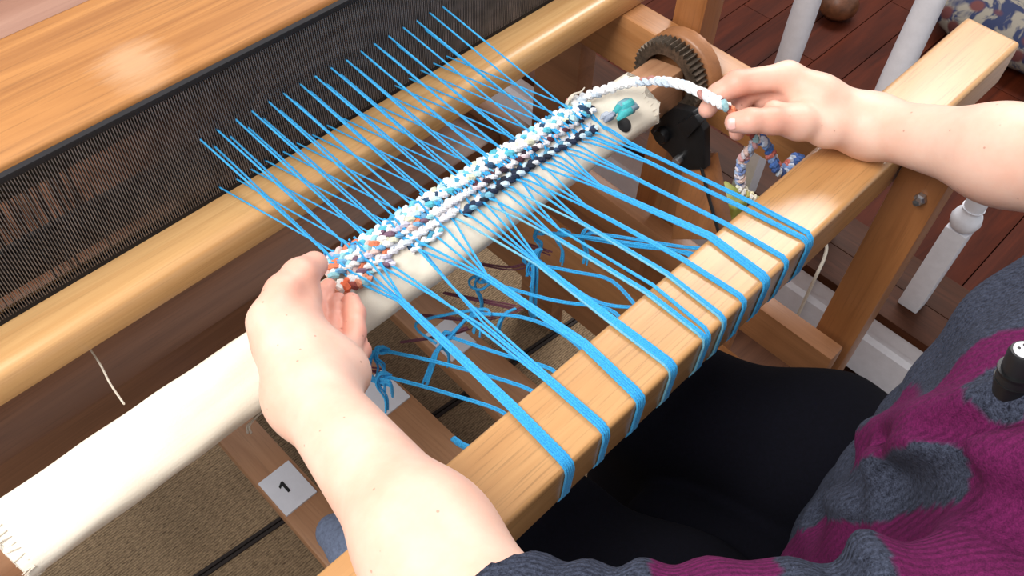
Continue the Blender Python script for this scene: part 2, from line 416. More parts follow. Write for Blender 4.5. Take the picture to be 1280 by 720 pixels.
for (x0, sgn) in ((0.656, 1), (-0.078, -1)):
    for k in range(110):
        a = rng.uniform(0, 2*math.pi); r = 0.0335*(0.98+0.06*rng.random())
        q = octo(r, 40)[int(a/(2*math.pi)*40) % 40]; p = Vector((x0-sgn*0.006, q[0], q[1])); d = Vector((sgn*rng.uniform(0.006, 0.011), (q[0]-cy)*rng.uniform(-0.1, 0.06), (q[1]-cz)*rng.uniform(-0.1, 0.06)))
        m.tube([p, p+d*0.6+Vector((0, 0, rng.uniform(-.001, .001))), p+d], 0.0005, 4)
tag(build('frayed_edge', m, yarn_white, cb), None, None, kind='stuff')
gear = MB(); T = 44; pr_ = []
for k in range(T):
    for da, r in ((0, 0.042), (0.5, 0.0470), (0.62, 0.0470)):
        a = 2*math.pi*(k+da)/T; pr_.append((r*math.cos(a), r*math.sin(a)))
nn = len(pr_); gc = (0.712, 0.438, 0.752)
for x in (0.0, 0.018):
    for a, b in pr_: gear.v.append((gc[0]+x, gc[1]+a, gc[2]+b))
for x in (0.0, 0.018):
    for k in range(nn):
        a = math.atan2(pr_[k][1], pr_[k][0]); gear.v.append((gc[0]+x, gc[1]+0.031*math.cos(a), gc[2]+0.031*math.sin(a)))
for k in range(nn):
    k2 = (k+1) % nn
    gear.f += [(k, k2, nn+k2, nn+k), (2*nn+k2, 2*nn+k, 3*nn+k, 3*nn+k2), (k2, k, 2*nn+k, 2*nn+k2), (nn+k, nn+k2, 3*nn+k2, 3*nn+k)]
gear.col = [(1, 1, 1, 1)]*len(gear.v)
build('ratchet_wheel', gear, grey_iron, cb)
_d = ray(780, 156); hp = CAM+_d*((Vector((0, 0.4226, 0.7718))-CAM).dot(Vector((0, -0.545, 0.8386)))/_d.dot(Vector((0, -0.545, 0.8386))))
m = MB(); m.lathe([(0.0, -0.002), (0.0075, -0.002), (0.0088, 0.0), (0.0075, 0.0008), (0.0, 0.0004)], (0, 0, 0), 'z', 20)
_q = Vector((0, -0.545, 0.8386)).to_track_quat('Z', 'Y').to_matrix()
m.v = [tuple(hp+_q @ Vector((v[0], v[1], v[2]+0.0006))) for v in m.v]
build('dark_hole', m, ink, cb, 0, True)

# pawl bracket
pw = thing('ratchet_pawl', 'black iron pawl bracket below the toothed ratchet wheel', 'bracket', (0.70, 0.40, 0.63))
def slabpoly(name, pts2, x0, x1, mat, parent, bevel=0.002):
    m = MB(); m.sweep(pts2, x0, x1, 'x'); return build(name, m, mat, parent, bevel)
def yz(px, py, x): p = at('x', px, py, x); return (p.y, p.z)
slabpoly('bracket_plate', [yz(*p, 0.685) for p in ((812, 164), (826, 146), (842, 134), (866, 140), (880, 164), (881, 212), (852, 213), (836, 192), (822, 180))], 0.685, 0.697, black_iron, pw)
slabpoly('pawl_arm', [yz(*p, 0.688) for p in ((852, 150), (866, 168), (884, 148), (876, 138))], 0.676, 0.686, black_iron, pw)
for px, py, rr in ((829, 168, 0.010), (849, 199, 0.0055)):
    p = at('x', px, py, 0.684); m = MB(); m.lathe([(0, 0), (rr*0.8, 0), (rr, 0.003), (rr, 0.010), (0, 0.010)], (p.x-0.008, p.y, p.z), 'x', 18); build('bolt_head', m, black_iron if rr > 0.008 else steel, pw, 0, True)
# lever below the pawl
lv = thing('brake_lever', 'orange-brown wooden lever hanging under the black pawl', 'lever', (0.68, 0.36, 0.5))
a0, a1, b0, b1 = at('x', 853, 207, 0.69), at('x', 878, 205, 0.69), at('x', 838, 300, 0.67), at('x', 898, 300, 0.67)
d = Vector((0.03, 0, 0))
m = MB(); m.hexa([b0, b1, b1+d, b0+d, a0, a1, a1+d, a0+d]); build('lever_board', m, oak_z, lv, 0.002)
c0, c1 = at('x', 876, 207, 0.687), at('x', 901, 300, 0.667)
m = MB(); m.tube([c0, (c0+c1)/2+Vector((0, .001, 0)), c1], 0.002, 6); build('lever_rod', m, black_iron, lv, 0, True)

# ------------------------------------------------------------------ beater: race board, reed, hand rail
bt_ = thing('beater', 'swinging loom beater with pale race board, black reed and orange hand rail', 'beater', (0.3, 0.56, 0.74))
m = MB(); m.sweep([(0.541, 0.765), (0.5395, 0.768), (0.5395, 0.792), (0.5415, 0.797), (0.546, 0.7998), (0.555, 0.8005), (0.60, 0.8005), (0.60, 0.765)], -0.35, 1.0, 'x')
build('race_board', m, race, bt_, 0.002, seg=3)
m = MB()
def hr(t):  # hand rail cross section
    return t
m.sweep([(0.590, 0.930), (0.594, 0.925), (0.62, 0.928), (0.724, 0.928), (0.73, 0.935), (0.728, 0.940), (0.70, 0.944), (0.64, 0.944), (0.605, 0.941), (0.593, 0.936)], -0.45, 1.0, 'x')
build('hand_rail', m, honey, bt_, 0.002, seg=3)
reed = MB(); x = -0.36
m2 = MB(); m2.box(-0.36, 0.95, 0.5835, 0.588, 0.80, 0.8085); lowrib = m2
rd = bpy.data.objects.new('reed', None); C.objects.link(rd); rd.parent = bt_; rd.location = (0, 0.02, 0.06)
build('rib', lowrib, reed_black, rd, 0.001)
m2 = MB(); m2.box(-0.36, 0.95, 0.5825, 0.5885, 0.9285, 0.9345); build('rib', m2, reed_black, rd, 0.001)
dm = MB(); x = -0.355
while x < 0.95:
    dm.box(x-0.00035, x+0.00035, 0.583, 0.588, 0.806, 0.9295); x += 0.0023
tag(build('dents', dm, dent_steel, rd), None, None, kind='stuff')
# heddle shafts behind the reed
for i, (yy, zz) in enumerate(((0.655, 0.70), (0.690, 0.745), (0.725, 0.715))):
    hsd = thing('heddle_shaft', ['front heddle shaft seen dimly through the reed', 'middle heddle shaft seen dimly through the reed', 'rear heddle shaft seen dimly through the reed'][i], 'heddle shaft', (0.3, yy, zz), 'heddle shafts behind the reed')
    boxpart('shaft_bar', (-0.5, 0.95, yy-0.006, yy+0.006, zz-0.02, zz+0.022), dark_shaft, hsd, 0.002)
    boxpart('shaft_bar', (-0.5, 0.95, yy-0.006, yy+0.006, zz+0.155, zz+0.185), dark_shaft, hsd, 0.002)
    hm = MB(); x = -0.34+0.003*i
    while x < 0.14:
        j = rng.uniform(-.0025, .0025); hm.tube([(x+j, yy, zz+0.02), (x+j*0.3, yy+0.001, zz+0.09), (x-j, yy, zz+0.157)], 0.0006, 4, cap=False); x += 0.0045
    tag(build('heddles', hm, heddle_mat, hsd), None, None, kind='stuff')

# ------------------------------------------------------------------ treadles with number cards
def treadle(xc, label, cardy, digit, hw=.033):
    t = thing('treadle', label, 'treadle', (xc, 0.7, 0.14), 'treadles under the loom')
    m = MB(); m.hexa([(xc-hw, .40, .145), (xc+hw, .40, .145), (xc+.030, 1.05, .15), (xc-.030, 1.05, .15),
                      (xc-hw, .40, .176), (xc+hw, .40, .176), (xc+.030, 1.05, .180), (xc-.030, 1.05, .180)])
    build('pedal_board', m, tread, t, 0.004)
    if cardy:
        c = boxpart('number_card', (xc-.029, xc+.026, cardy-.034, cardy+.036, .1775, .1815), card_white, t, 0.0003)
        if digit: numeral(digit, xc, cardy, 0.1818, c)
    return t
def numeral(ch, x, y, z, parent):
    shapes = {'1': [[(-.3, .28), (0.02, .5), (.16, .5), (.16, -.5), (-.06, -.5), (-.06, .22), (-.3, .08)]],
              '2': [[(-.3, .2), (-.28, .38), (-.12, .5), (.12, .5), (.28, .38), (.28, .15), (.0, -.3), (.3, -.3), (.3, -.5), (-.3, -.5), (-.3, -.32), (.08, .15), (.08, .28), (-.1, .28), (-.12, .2)]],
              '3': [[(-.3, .32), (-.1, .5), (.14, .5), (.28, .36), (.28, .12), (.16, 0), (.3, -.14), (.3, -.36), (.14, -.5), (-.12, -.5), (-.3, -.32), (-.1, -.26), (.06, -.3), (.08, -.12), (-.06, -.08), (-.06, .08), (.07, .12), (.06, .3), (-.1, .26)]]}
    m = MB(); s = 0.021
    for poly in shapes[ch]: m.sweep([(x-0.004+a*s, y+0.004+b*s) for a, b in poly], z-0.0004, z+0.0004, 'z')
    return build('numeral', m, ink, parent)
treadle(0.187, 'worn wooden treadle with a white card numbered 1', 0.605, '1')
treadle(0.392, 'wooden treadle half hidden behind the left forearm with a pale card', 0.632, None)
treadle(0.540, 'wooden treadle with a white card under the blue knots', 0.635, None, .044)
o = MB(); p0 = Zp(563, 408, 0.182); p1 = Zp(573, 428, 0.182); dd = (p1-p0)

# ------------------------------------------------------------------ warp threads between reed and fell
def fell(t): # t 0..1 along the fell
    a, b = Zp(405, 320, 0.788), Zp(716, 138, 0.788); return a.lerp(b, t)
fa, fb = fell(0), fell(1)
NP = 17; wi = 0
for i in range(NP):
    x = 0.221+0.01769*i; tt = i/(NP-1)
    for row, (dx, zz, dt, nm) in enumerate(((0.0, 0.874, 0.0, 'upper row at the reed'), (0.0095, 0.8595, 0.018, 'second row at the reed'), (0.002, 0.8105, 0.034, 'lowest row over the race board'))):
        if row == 1 and i in (13, 15, 16): continue
        e = fell(min(1.0, tt*0.985+dt*0.6+rng.uniform(-.006, .006)))
        s = Vector((x+dx+rng.uniform(-.0012, .0012), 0.584, zz+rng.uniform(-.001, .001)))
        e = e + Vector((0, -0.004, 0.004)); mid = s.lerp(e, 0.5)+Vector((rng.uniform(-.0006, .0006), 0, -0.0008))
        end = e+Vector((0.001, -0.014, -0.001))
        q = s.copy()
        m = MB(); m.tube([s+Vector((0, 0.03, 0)), s, mid, e, end], 0.00095 if row < 2 else 0.00085, 6)
        o = build('warp_thread', m, yarn_blue, None, 0, True)
        tag(o, 'bright blue warp thread, %s from the left in the %s' % (ORD[i], nm), 'thread', 'warp threads from reed to weave')

# ------------------------------------------------------------------ tied warp bundles over the breast beam
def PX(px, py, z=0.79): return Zp(px, py, z)
def hit(px, py, p0, n):
    d = ray(px, py); t = (Vector(p0)-CAM).dot(n)/d.dot(n); return CAM+d*t
CN = Vector((0, -0.545, 0.8386))          # upward face of the canvas roll
def onC(px, py, off=0.003): return hit(px, py, Vector((0, 0.4226, 0.7718))+CN*off, CN)
WN = Vector((0, 0.119, 0.993))          # plane of the taut warp between roll and breast beam
def onW(px, py, off=0.0): return hit(px, py, Vector((0, 0.237, 0.8022))+WN*off, WN)
# front-edge px, beam-back px, gather px, origin span on the last braid, yarns, lower tie px
BUN = [((717, 585), (644, 512), (500, 374), ((436, 350), (470, 324)), 5, [(635, 520), (560, 492), (480, 470)]),
       ((761, 540), (682, 472), (604, 406), ((484, 334), (528, 312)), 4, [(668, 490), (560, 456), (478, 438)]),
       ((802, 497), (731, 431), (606, 344), ((516, 312), (568, 278)), 5, [(690, 462), (625, 442), (560, 420)]),
       ((840, 457), (764, 400), (672, 328), ((572, 275), (618, 246)), 5, [(700, 415), (650, 396), (596, 392)]),
       ((882, 417), (812, 362), (694, 290), ((604, 255), (652, 226)), 5, [(762, 387), (690, 375), (602, 350)]),
       ((903, 396), (834, 343), (724, 276), ((634, 236), (664, 218)), 3, [(766, 352), (720, 340), (668, 330)]),
       ((928, 372), (854, 325), (730, 256), ((654, 224), (680, 208)), 3, [(790, 384), (735, 372), (664, 318)]),
       ((957, 347), (888, 296), (748, 232), ((676, 210), (708, 191)), 5, [(860, 318), (760, 300), (676, 290)]),
       ((981, 323), (908, 281), (790, 220), ((706, 192), (724, 180)), 3, [(862, 316), (780, 306), (705, 292)]),
       ((1006, 294), (935, 258), (815, 199), ((728, 178), (760, 158)), 6, [(868, 310), (800, 300), (735, 290)])]
NAMES = ['nearest to the left forearm', 'second from the left forearm', 'third from the left forearm', 'fourth from left, with a pale edge',
         'fifth from the left forearm, wide', 'fifth from the right end', 'fourth from the right end', 'third from the right end, thick',
         'second from the right end, thin', 'at the right end, split in two strands']
ZT = 0.8018
for bi, (fr, bkp, gp, (oa, ob), ny, low) in enumerate(BUN):
    fx = Zp(fr[0], fr[1], ZT).x; bk = Zp(bkp[0], bkp[1], ZT); g = onW(*gp)
    t = thing('warp_bundle', 'blue warp bundle looped over the breast beam, ' + NAMES[bi], 'yarn', (fx, 0.2, 0.74), 'warp bundles tied over the breast beam')
    for k in range(ny):
        f_ = k/(ny-1); u = f_*2-1
        o = u*(ny-1)/2*0.0021
        split = 0.0035*(1 if u > 0 else -1) if bi in (9, 4) else 0
        f_ = f_ if bi != 1 else (0.05, 0.0, 1.0, 0.93)[k]
        px, py = oa[0]+(ob[0]-oa[0])*f_+rng.uniform(-3, 3), oa[1]+(ob[1]-oa[1])*f_+rng.uniform(-2, 2)
        hi = 0.0030 if bi < 3 and k % 2 else 0.0
        c = onC(px, py, 0.0058 if k % 2 else 0.0012)
        back = []
        for q, off in ((0.006, 0.0022), (0.011, 0.0022), (0.0165, 0.0056 if k % 2 == 0 else 0.0), (0.023, 0.0024), (0.030, 0.0058 if k % 2 else 0.0), (0.040, 0.004 if k % 2 == 0 else -0.002)):
            yy = min(c.y+q, 0.459 if bi > 2 else 0.466); back.append(Vector((c.x-q*0.25+0.001*math.sin(q*400+k), yy, min(0.7718+0.65*(yy-0.4226), 0.7885)+off*1.1+(0.004 if hi and q < 0.035 else 0))))
        z0 = 0.0009*(k % 2)
        pts = back[::-1]+[c, c.lerp(g, 0.08)+Vector((0, 0, 0.0012)), c.lerp(g, 0.5)+Vector((o*.2, 0, z0)), g+Vector((o*(0.55 if bi != 1 else 1.6)+split, 0, z0*1.6-0.0007)), Vector((bk.x+o*0.85+split*0.8, 0.2365, ZT+0.0006+z0*0.5)),
               Vector((fx+o+split*0.3, 0.1765, ZT+z0*0.4)), Vector((fx+o, 0.1705, 0.7985)), Vector((fx+o, 0.1684, 0.791)),
               Vector((fx+o*.9-0.001, 0.1684, 0.752)), Vector((fx+o*.9-.002, 0.171, 0.7415)), Vector((fx+o*.8-.006, 0.20, 0.7405)), Vector((fx+o*.8-.012, 0.24, 0.7385))]
        m = MB(); m.tube(pts, 0.00112, 6)
        pale = (bi == 3 and k == 0) or (bi == 5 and k == 0) or (bi == 4 and k == 0)
        build('yarn', m, yarn_pale if pale else yarn_blue, t, 0, True)
    # return cord under the beam to its tie
    zl = 0.69
    lp = [Vector((fx-.008, 0.24, 0.7385)), Zp(*low[0], 0.715), Zp(*low[1], 0.70), Zp(*low[2], zl)]
    m = MB()
    for s_ in (-1, 1):
        m.tube(smooth_path([p+Vector((s_*0.0009, 0, s_*0.0004)) for p in lp], 5), 0.00105, 6)
    build('return_cord', m, yarn_blue, t, 0, True)
    # tie: a loop hanging round the apron cord with tassel
    e = lp[-1]; m = MB()
    ln = rng.uniform(0.02, 0.045)
    for s_ in range(3):
        a = e+Vector((rng.uniform(-.002, .002), rng.uniform(-.002, .002), 0.002))
        d_ = Vector((-0.010+rng.uniform(-.004, .004), -0.008+rng.uniform(-.004, .004), -ln))
        m.tube(smooth_path([e+Vector((0.006, -0.004, 0)), a+Vector((-0.002, 0.002, 0.004)), a+Vector((-0.008, 0.002, -0.008)), a+d_*0.6, a+d_], 4), 0.0012, 5)
    m.tube(smooth_path([e+Vector((0.004*math.cos(q), 0.004*math.sin(q), 0.001*math.sin(2*q))) for q in np.linspace(0, 2*math.pi, 9)], 2), 0.0016, 6)
    build('knot_tail', m, yarn_blue, t, 0, True)
# loose knotted tails that show between the strands
def loose(name, label, pts, z, r, mat, n=2, cat='yarn', group=None, jit=0.0015):
    m = MB(); P = [Zp(a, b, z[i] if hasattr(z, '__len__') else z) for i, (a, b) in enumerate(pts)]
    for k in range(n):
        j = Vector((rng.uniform(-jit, jit), rng.uniform(-jit, jit), rng.uniform(-jit, jit)))
        m.tube(smooth_path([p+j*(0.4+i*0.3) for i, p in enumerate(P)], 6), r, 6)
    return tag(build(name, m, mat, None, 0, True), label, cat, group)
loose('loose_loop', 'loose round loop of blue yarn between the warp bundles', [(612, 355), (600, 362), (588, 358), (586, 350), (594, 345), (606, 348), (620, 358)], [.69, .689, .688, .689, .692, .695, .697], 0.0013, yarn_blue, 2)
loose('yarn_tail', 'blue yarn tail with split ends hanging over the white treadle card', [(585, 396), (572, 410), (558, 425), (546, 440), (540, 458), (532, 480)], [.70, .695, .69, .684, .675, .66], 0.0012, yarn_blue, 5, jit=0.002)
loose('yarn_tail', 'arched blue yarn tail left of the white treadle card', [(545, 430), (520, 405), (600, 388), (612, 396)], [.69, .69, .694, .694], 0.0012, yarn_blue, 2)
loose('yarn_tail', 'short blue yarn tail hanging beside the round loop', [(644, 386), (632, 392), (624, 404), (621, 418)], [.69, .69, .68, .66], 0.0012, yarn_blue, 3)
loose('yarn_tail', 'long blue yarn tails hanging down in the middle of the opening', [(676, 312), (668, 318), (667, 345), (664, 385), (670, 392)], [.70, .70, .68, .63, .62], 0.0013, yarn_blue, 6, jit=0.003)
loose('yarn_tail', 'blue yarn wound tightly beside the left wrist', [(480, 436), (466, 440), (460, 455), (462, 470), (472, 476), (484, 478), (486, 490)], [.69, .69, .685, .675, .68, .69, .67], 0.0014, yarn_blue, 5, jit=0.003)
loose('yarn_tail', 'bright blue yarn end beside the breast beam and left forearm', [(566, 548), (576, 556), (590, 562)], .70, 0.0025, yarn_blue, 3)
for k, (pts) in enumerate([[(520, 392), (600, 398), (655, 382)], [(500, 428), (552, 420), (585, 410)], [(555, 366), (600, 375), (645, 384)], [(640, 300), (665, 308), (690, 318)], [(600, 330), (640, 335), (672, 325)], [(448, 462), (462, 462), (480, 466)]]):
    loose('apron_cord', 'thin maroon apron cord below the cloth beam, ' + ['across the white treadle card', 'lowest one beside the card', 'beside the round blue loop', 'highest one near the hanging tails', 'just above the round blue loop', 'beside the left wrist'][k],
          pts, 0.66, 0.0009, yarn_maroon, 3, 'cord', 'maroon apron cords', 0.003)

# ------------------------------------------------------------------ braided rag weft
PAL = {'teal': [(232, 238, 240), (120, 200, 214), (70, 160, 176), (240, 240, 238), (170, 214, 224), (236, 240, 240), (40, 80, 110), (226, 222, 196)],
       'dark': [(240, 236, 236), (60, 30, 40), (226, 220, 222), (80, 120, 160), (240, 238, 236), (130, 70, 80), (236, 232, 232)],
       'navy': [(28, 40, 66), (40, 60, 90), (210, 220, 230), (24, 34, 54), (110, 170, 200), (30, 44, 66)],
       'white': [(244, 242, 240), (236, 234, 236), (250, 248, 246), (220, 216, 222), (246, 240, 236)],
       'orange': [(230, 110, 70), (240, 236, 230), (214, 140, 110), (150, 190, 196), (236, 150, 110), (240, 240, 240), (150, 70, 60)],
       'mix': [(240, 238, 236), (150, 206, 216), (226, 128, 92), (206, 202, 220), (120, 90, 110), (240, 236, 230), (110, 170, 210), (222, 190, 182), (226, 226, 200)],
       'tail': [(246, 244, 242), (240, 240, 244), (226, 230, 236), (250, 248, 246), (244, 240, 240), (238, 236, 236), (184, 130, 122), (206, 218, 230), (248, 246, 244), (244, 242, 242)],
       'blueprint': [(70, 110, 180), (200, 214, 232), (60, 90, 150), (120, 150, 200), (60, 100, 170), (210, 120, 110)],
       'pastel': [(214, 160, 160), (170, 190, 220), (222, 214, 220), (120, 140, 190), (230, 200, 190)],
       'cream': [(236, 230, 190), (226, 222, 200), (200, 196, 120), (240, 238, 230)]}
rb = thing('rag_braid', 'plaited rag weft in white, teal, navy and orange laid across the blue warp', 'braid', (0.42, 0.45, 0.78))
def braid_row(pts, pal, wdt=0.0042, r=0.0034, per=0.026, parent=None, name='braid_row', lab=None, lump=1.0):
    P, Ltot = resample(smooth_path(pts, 8), per/14)
    root = bpy.data.objects.new(name, None); C.objects.link(root); root.parent = parent
    if lab: root['label'] = lab
    for k in range(3):
        m = MB(); q = []; rr = []; cc = []; lastb = None
        for i, p in enumerate(P):
            s = Ltot*i/(len(P)-1); th = 2*math.pi*s/per+2*math.pi*k/3
            t = (P[min(i+1, len(P)-1)]-P[max(i-1, 0)]).normalized()
            side = t.cross(Vector((0, 0, 1)))
            side = side.normalized() if side.length > 0.1 else Vector((0, 1, 0))
            up = side.cross(t)
            b = int((th+0.5)/math.pi)
            if b != lastb:
                lastb = b; pl = pal(s/Ltot) if callable(pal) else pal; pl = TRI[pl][k] if pl in TRI else PAL[pl]
                col = lin(pl[rng.integers(len(pl))]); jr = rng.uniform(0.85, 1.2); jy = rng.uniform(-.0008, .0008)
            q.append(p+side*(wdt*math.sin(th)+jy)+up*(wdt*0.55*math.sin(2*th)))
            rr.append(r*jr*(0.68+0.38*abs(math.sin(th+0.5)))*lump*(1+0.10*math.sin(i*2.1+k))); cc.append(col)
        m.tube(q, rr, 6, cc)
        build('strand', m, rag_mat, root, 0, False, dye=True)
    return root
WHT = [(246, 244, 244), (240, 240, 244), (236, 234, 238)]
TRI = {'teal': [WHT, [(214, 234, 238), (236, 240, 240), (190, 224, 230), (240, 240, 236)], [(90, 186, 204), (110, 194, 208), (140, 206, 216), (70, 150, 180), (224, 224, 196), (40, 70, 100)]],
       'dark': [WHT, [(236, 226, 228), (220, 200, 206), (226, 228, 236)], [(62, 30, 42), (52, 34, 50), (90, 46, 58), (40, 36, 56)]],
       'navy': [[(26, 38, 64), (34, 46, 72), (22, 30, 48)], [(40, 66, 100), (28, 40, 66), (90, 150, 180)], [(200, 222, 234), (120, 184, 210), (226, 230, 236)]],
       'white': [WHT, WHT, [(222, 220, 228), (240, 238, 238), (200, 210, 222)]]}
def row(p0, p1, pal, off=0.003, **kw):
    pts = [onC(p0[0]+(p1[0]-p0[0])*t, p0[1]+(p1[1]-p0[1])*t+0.8*math.sin(t*17+off*900), off) for t in np.linspace(0, 1, 9)]
    for p in pts: p.z = min(p.z, 0.7905)
    return braid_row(pts, pal, parent=rb, **kw)
def poly(px, pal, off=0.003, **kw):
    P = [onC(a, b, off) for a, b in px]
    for p in P: p.z = min(p.z, 0.7905)
    return braid_row(P, pal, parent=rb, **kw)
poly([(404, 320), (445, 299), (493, 269), (563, 221), (610, 194), (667, 161), (697, 142), (735, 131)], lambda s: 'mix' if s < 0.10 else 'teal', wdt=0.0034, r=0.0031)
poly([(410, 331), (450, 310), (487, 288), (553, 238), (600, 210), (660, 176), (700, 153), (738, 140)], lambda s: 'mix' if s < 0.24 else 'teal', wdt=0.0034, r=0.0030)
poly([(411, 345), (445, 327), (475, 308), (530, 274), (585, 240), (633, 208), (703, 163), (728, 148)], lambda s: 'mix' if s < 0.34 else ('white' if s < 0.5 else 'dark'), 0.0025, wdt=0.0027, r=0.0025, per=0.022)
poly([(436, 346), (480, 320), (530, 287), (570, 262)], lambda s: 'mix' if s < 0.3 else 'white', 0.002, r=0.0026, wdt=0.003)
poly([(580, 267), (605, 247), (652, 213), (695, 187), (745, 160)], 'navy', 0.0025, r=0.0027, wdt=0.0028, per=0.022)
poly([(514, 313), (537, 298), (552, 286)], 'teal', 0.0025, r=0.0022, wdt=0.0026)
poly([(455, 343), (480, 331), (492, 328)], 'mix', 0.002, r=0.0022, wdt=0.0024)
poly([(705, 153), (742, 136)], 'navy', 0.004, r=0.0026, wdt=0.003)
row((411, 362), (462, 349), 'orange', 0.006, wdt=0.0045, r=0.0036, per=0.018, lab='orange and white end held by the fingers')
row((410, 367), (440, 359), 'orange', 0.003, wdt=0.004, r=0.0032, per=0.018)
# flat plain-weave filler between the braids
m = MB()
for px0, px1, n_ in (((585, 229), (738, 143), 6), ((592, 251), (738, 158), 7), ((448, 336), (575, 256), 7)):
    for k in range(n_):
        a, b = onC(px0[0], px0[1]+(k-n_/2)*1.7, 0.0006), onC(px1[0], px1[1]+(k-n_/2)*1.5, 0.0006)
        m.tube([a.lerp(b, t)+Vector((0, 0, 0.0004*math.sin(t*150+k*3.14))) for t in np.linspace(0, 1, 60)], 0.0009, 5)
build('filler_weft', m, yarn_filler, rb, 0, True)
# free end to the hand
TAIL = [(712, 130, .790), (735, 120, .792), (770, 108, .796), (800, 102, .806), (830, 102, .822), (856, 107, .836), (880, 118, .856), (898, 127, .862)]
braid_row([Zp(a, b, z) for a, b, z in TAIL], 'tail', 0.0036, 0.0026, 0.026, rb, 'free_end')
braid_row([Zp(a, b, z) for a, b, z in ((898, 127, .862), (904, 131, .862), (911, 135, .860))], 'orange', 0.0030, 0.0028, 0.016, rb, 'free_end')
braid_row([Zp(a, b, z) for a, b, z in ((910, 135, .858), (922, 146, .835), (936, 162, .822), (947, 174, .815))], 'orange', 0.0035, 0.0028, 0.018, rb, 'free_end')
braid_row([Zp(a, b, z) for a, b, z in ((947, 172, .815), (938, 186, .80), (929, 200, .78), (925, 216, .76), (925, 230, .74))], 'pastel', 0.0035, 0.0028, 0.018, rb, 'hanging_end')
braid_row([Zp(a, b, z) for a, b, z in ((925, 230, .74), (930, 240, .73), (942, 248, .72), (950, 256, .71))], 'cream', 0.0035, 0.0028, 0.018, rb, 'hanging_end')
braid_row([Zp(a, b, z) for a, b, z in ((950, 173, .815), (960, 184, .80), (966, 200, .785), (974, 214, .77), (988, 206, .765), (998, 196, .76))], 'blueprint', 0.004, 0.0033, 0.018, rb, 'hanging_end')
m = MB(); a = Zp(718, 130, .793)
for pts in ([(712, 132, .79), (712, 124, .797), (718, 118, .80), (726, 115, .80), (731, 109, .803)], [(708, 134, .79), (710, 127, .796), (716, 121, .80), (718, 117, .802)]):
    m.tube(smooth_path([Zp(*p) for p in pts], 5), [0.0026*(1-i/(5*(len(pts)-1))*0.8) for i in range(5*(len(pts)-1)+1)], 6)
build('rag_end', m, yarn_white, rb, 0, True)

# yarn bow in the hole of the canvas, strings
kt = thing('yarn_knot', 'teal and grey yarn knot poking from a dark hole in the canvas', 'knot', tuple(onC(770, 148, 0)))
def bobble(c, r, cols, parent, name, stretch):
    m = MB()
    for k in range(9):
        a = rng.uniform(-1, 1); p = c+Vector((rng.uniform(-.35, .35)*r, rng.uniform(-.5, .5)*r, rng.uniform(-.1, .5)*r))
        m.tube([p-stretch*0.55, p-stretch*0.2+Vector((0, 0, r*.35)), p+stretch*0.25+Vector((0, 0, r*.35)), p+stretch*0.55], [r*.15, r*.38, r*.4, r*.15], 7, [lin(cols[k % len(cols)])]*4)
    return build(name, m, rag_mat, parent, 0, True, dye=True)
sx = (Zp(790, 138, .785)-Zp(770, 148, .785)).normalized()*0.018
bobble(onC(781, 143, .010), 0.0125, [(70, 180, 184), (120, 166, 180), (60, 168, 174), (140, 164, 180), (96, 196, 196)], kt, 'loop', sx*1.15)
bobble(onC(760, 149, .006), 0.0085, [(150, 160, 178), (176, 184, 196), (130, 140, 160)], kt, 'loop', sx*0.6)
m = MB(); m.tube(smooth_path([Zp(108, 430, .75), Zp(125, 455, .742), Zp(138, 480, .745), Zp(155, 505, .765)], 6), 0.0009, 5)
tag(build('string', m, yarn_white, None, 0, True), 'pale string stretched from the race board to the canvas roll', 'string')
m = MB(); m.tube(smooth_path([Zp(365, 485, .72), Zp(345, 502, .715), Zp(322, 520, .712), Zp(312, 532, .71), Zp(314, 541, .70)], 6), 0.001, 5)
m.tube(smooth_path([Zp(316, 526, .711), Zp(309, 533, .708), Zp(310, 541, .70)], 6), 0.0012, 5)
tag(build('string', m, yarn_white, None, 0, True), 'knotted white string below the canvas roll near the left wrist', 'string')
# small things on the far floor
m = MB(); m.tube(smooth_path([(1.19, 0.37, 0.1735), (1.20, 0.345, 0.174), (1.185, 0.315, 0.174), (1.155, 0.30, 0.174), (1.128, 0.292, 0.172), (1.114, 0.288, 0.150), (1.105, 0.284, 0.06), (1.10, 0.28, 0.003)], 8), 0.0032, 8)
tag(build('power_cord', m, yarn_white, None, 0, True), 'white cord drooping over the dark stair ledge behind the beam', 'cord')
yel = plain('yellow_green_plastic', (176, 180, 84), 0.4, 0, 0.08)
m = MB(); c = Zp(905, 262, 0.175); m.box(c.x-.022, c.x+.03, c.y-.03, c.y+.03, 0.1705, 0.215)
tag(build('plastic_tub', m, yel, None, 0.008, seg=3), 'small yellow-green box on the ledge behind the warp', 'box')
m = MB(); c = Zp(1047, 8, 0.03); m.lathe([(0.0, 0.0), (0.030, 0.004), (0.05, 0.025), (0.052, 0.045), (0.04, 0.07), (0.02, 0.082), (0.0, 0.084)], (c.x, c.y, 0.0), 'z', 24)
tag(build('round_gourd', m, plain('gourd_skin', (108, 66, 42), 0.4, 0, 0.3, 40), None, 0, True), 'round brown lump on the red wood floor beyond the balusters', 'ornament')
def pattern_mat():
    m, nt, b = newmat('patterned_fabric'); v = mapped(nt, (1, 1, 1))
    vo = N(nt, 'ShaderNodeTexVoronoi'); vo.inputs['Scale'].default_value = 16; nt.links.new(v, vo.inputs['Vector'])
    n = noise(nt, v, 14, 3, 0.6, 1.0)
    c = mixc(nt, ramp(nt, n, 0.45, BW, 0.52, WW), lin((34, 42, 74)), lin((132, 124, 112)))
    c = mixc(nt, ramp(nt, vo.outputs[0], 0.22, WW, 0.34, BW), c, lin((92, 46, 44)))
    nt.links.new(c, b.inputs['Base Color']); b.inputs['Roughness'].default_value = 0.9; return m
m = MB(); c = Zp(1255, 28, 0.06); nu, nv = 24, 10
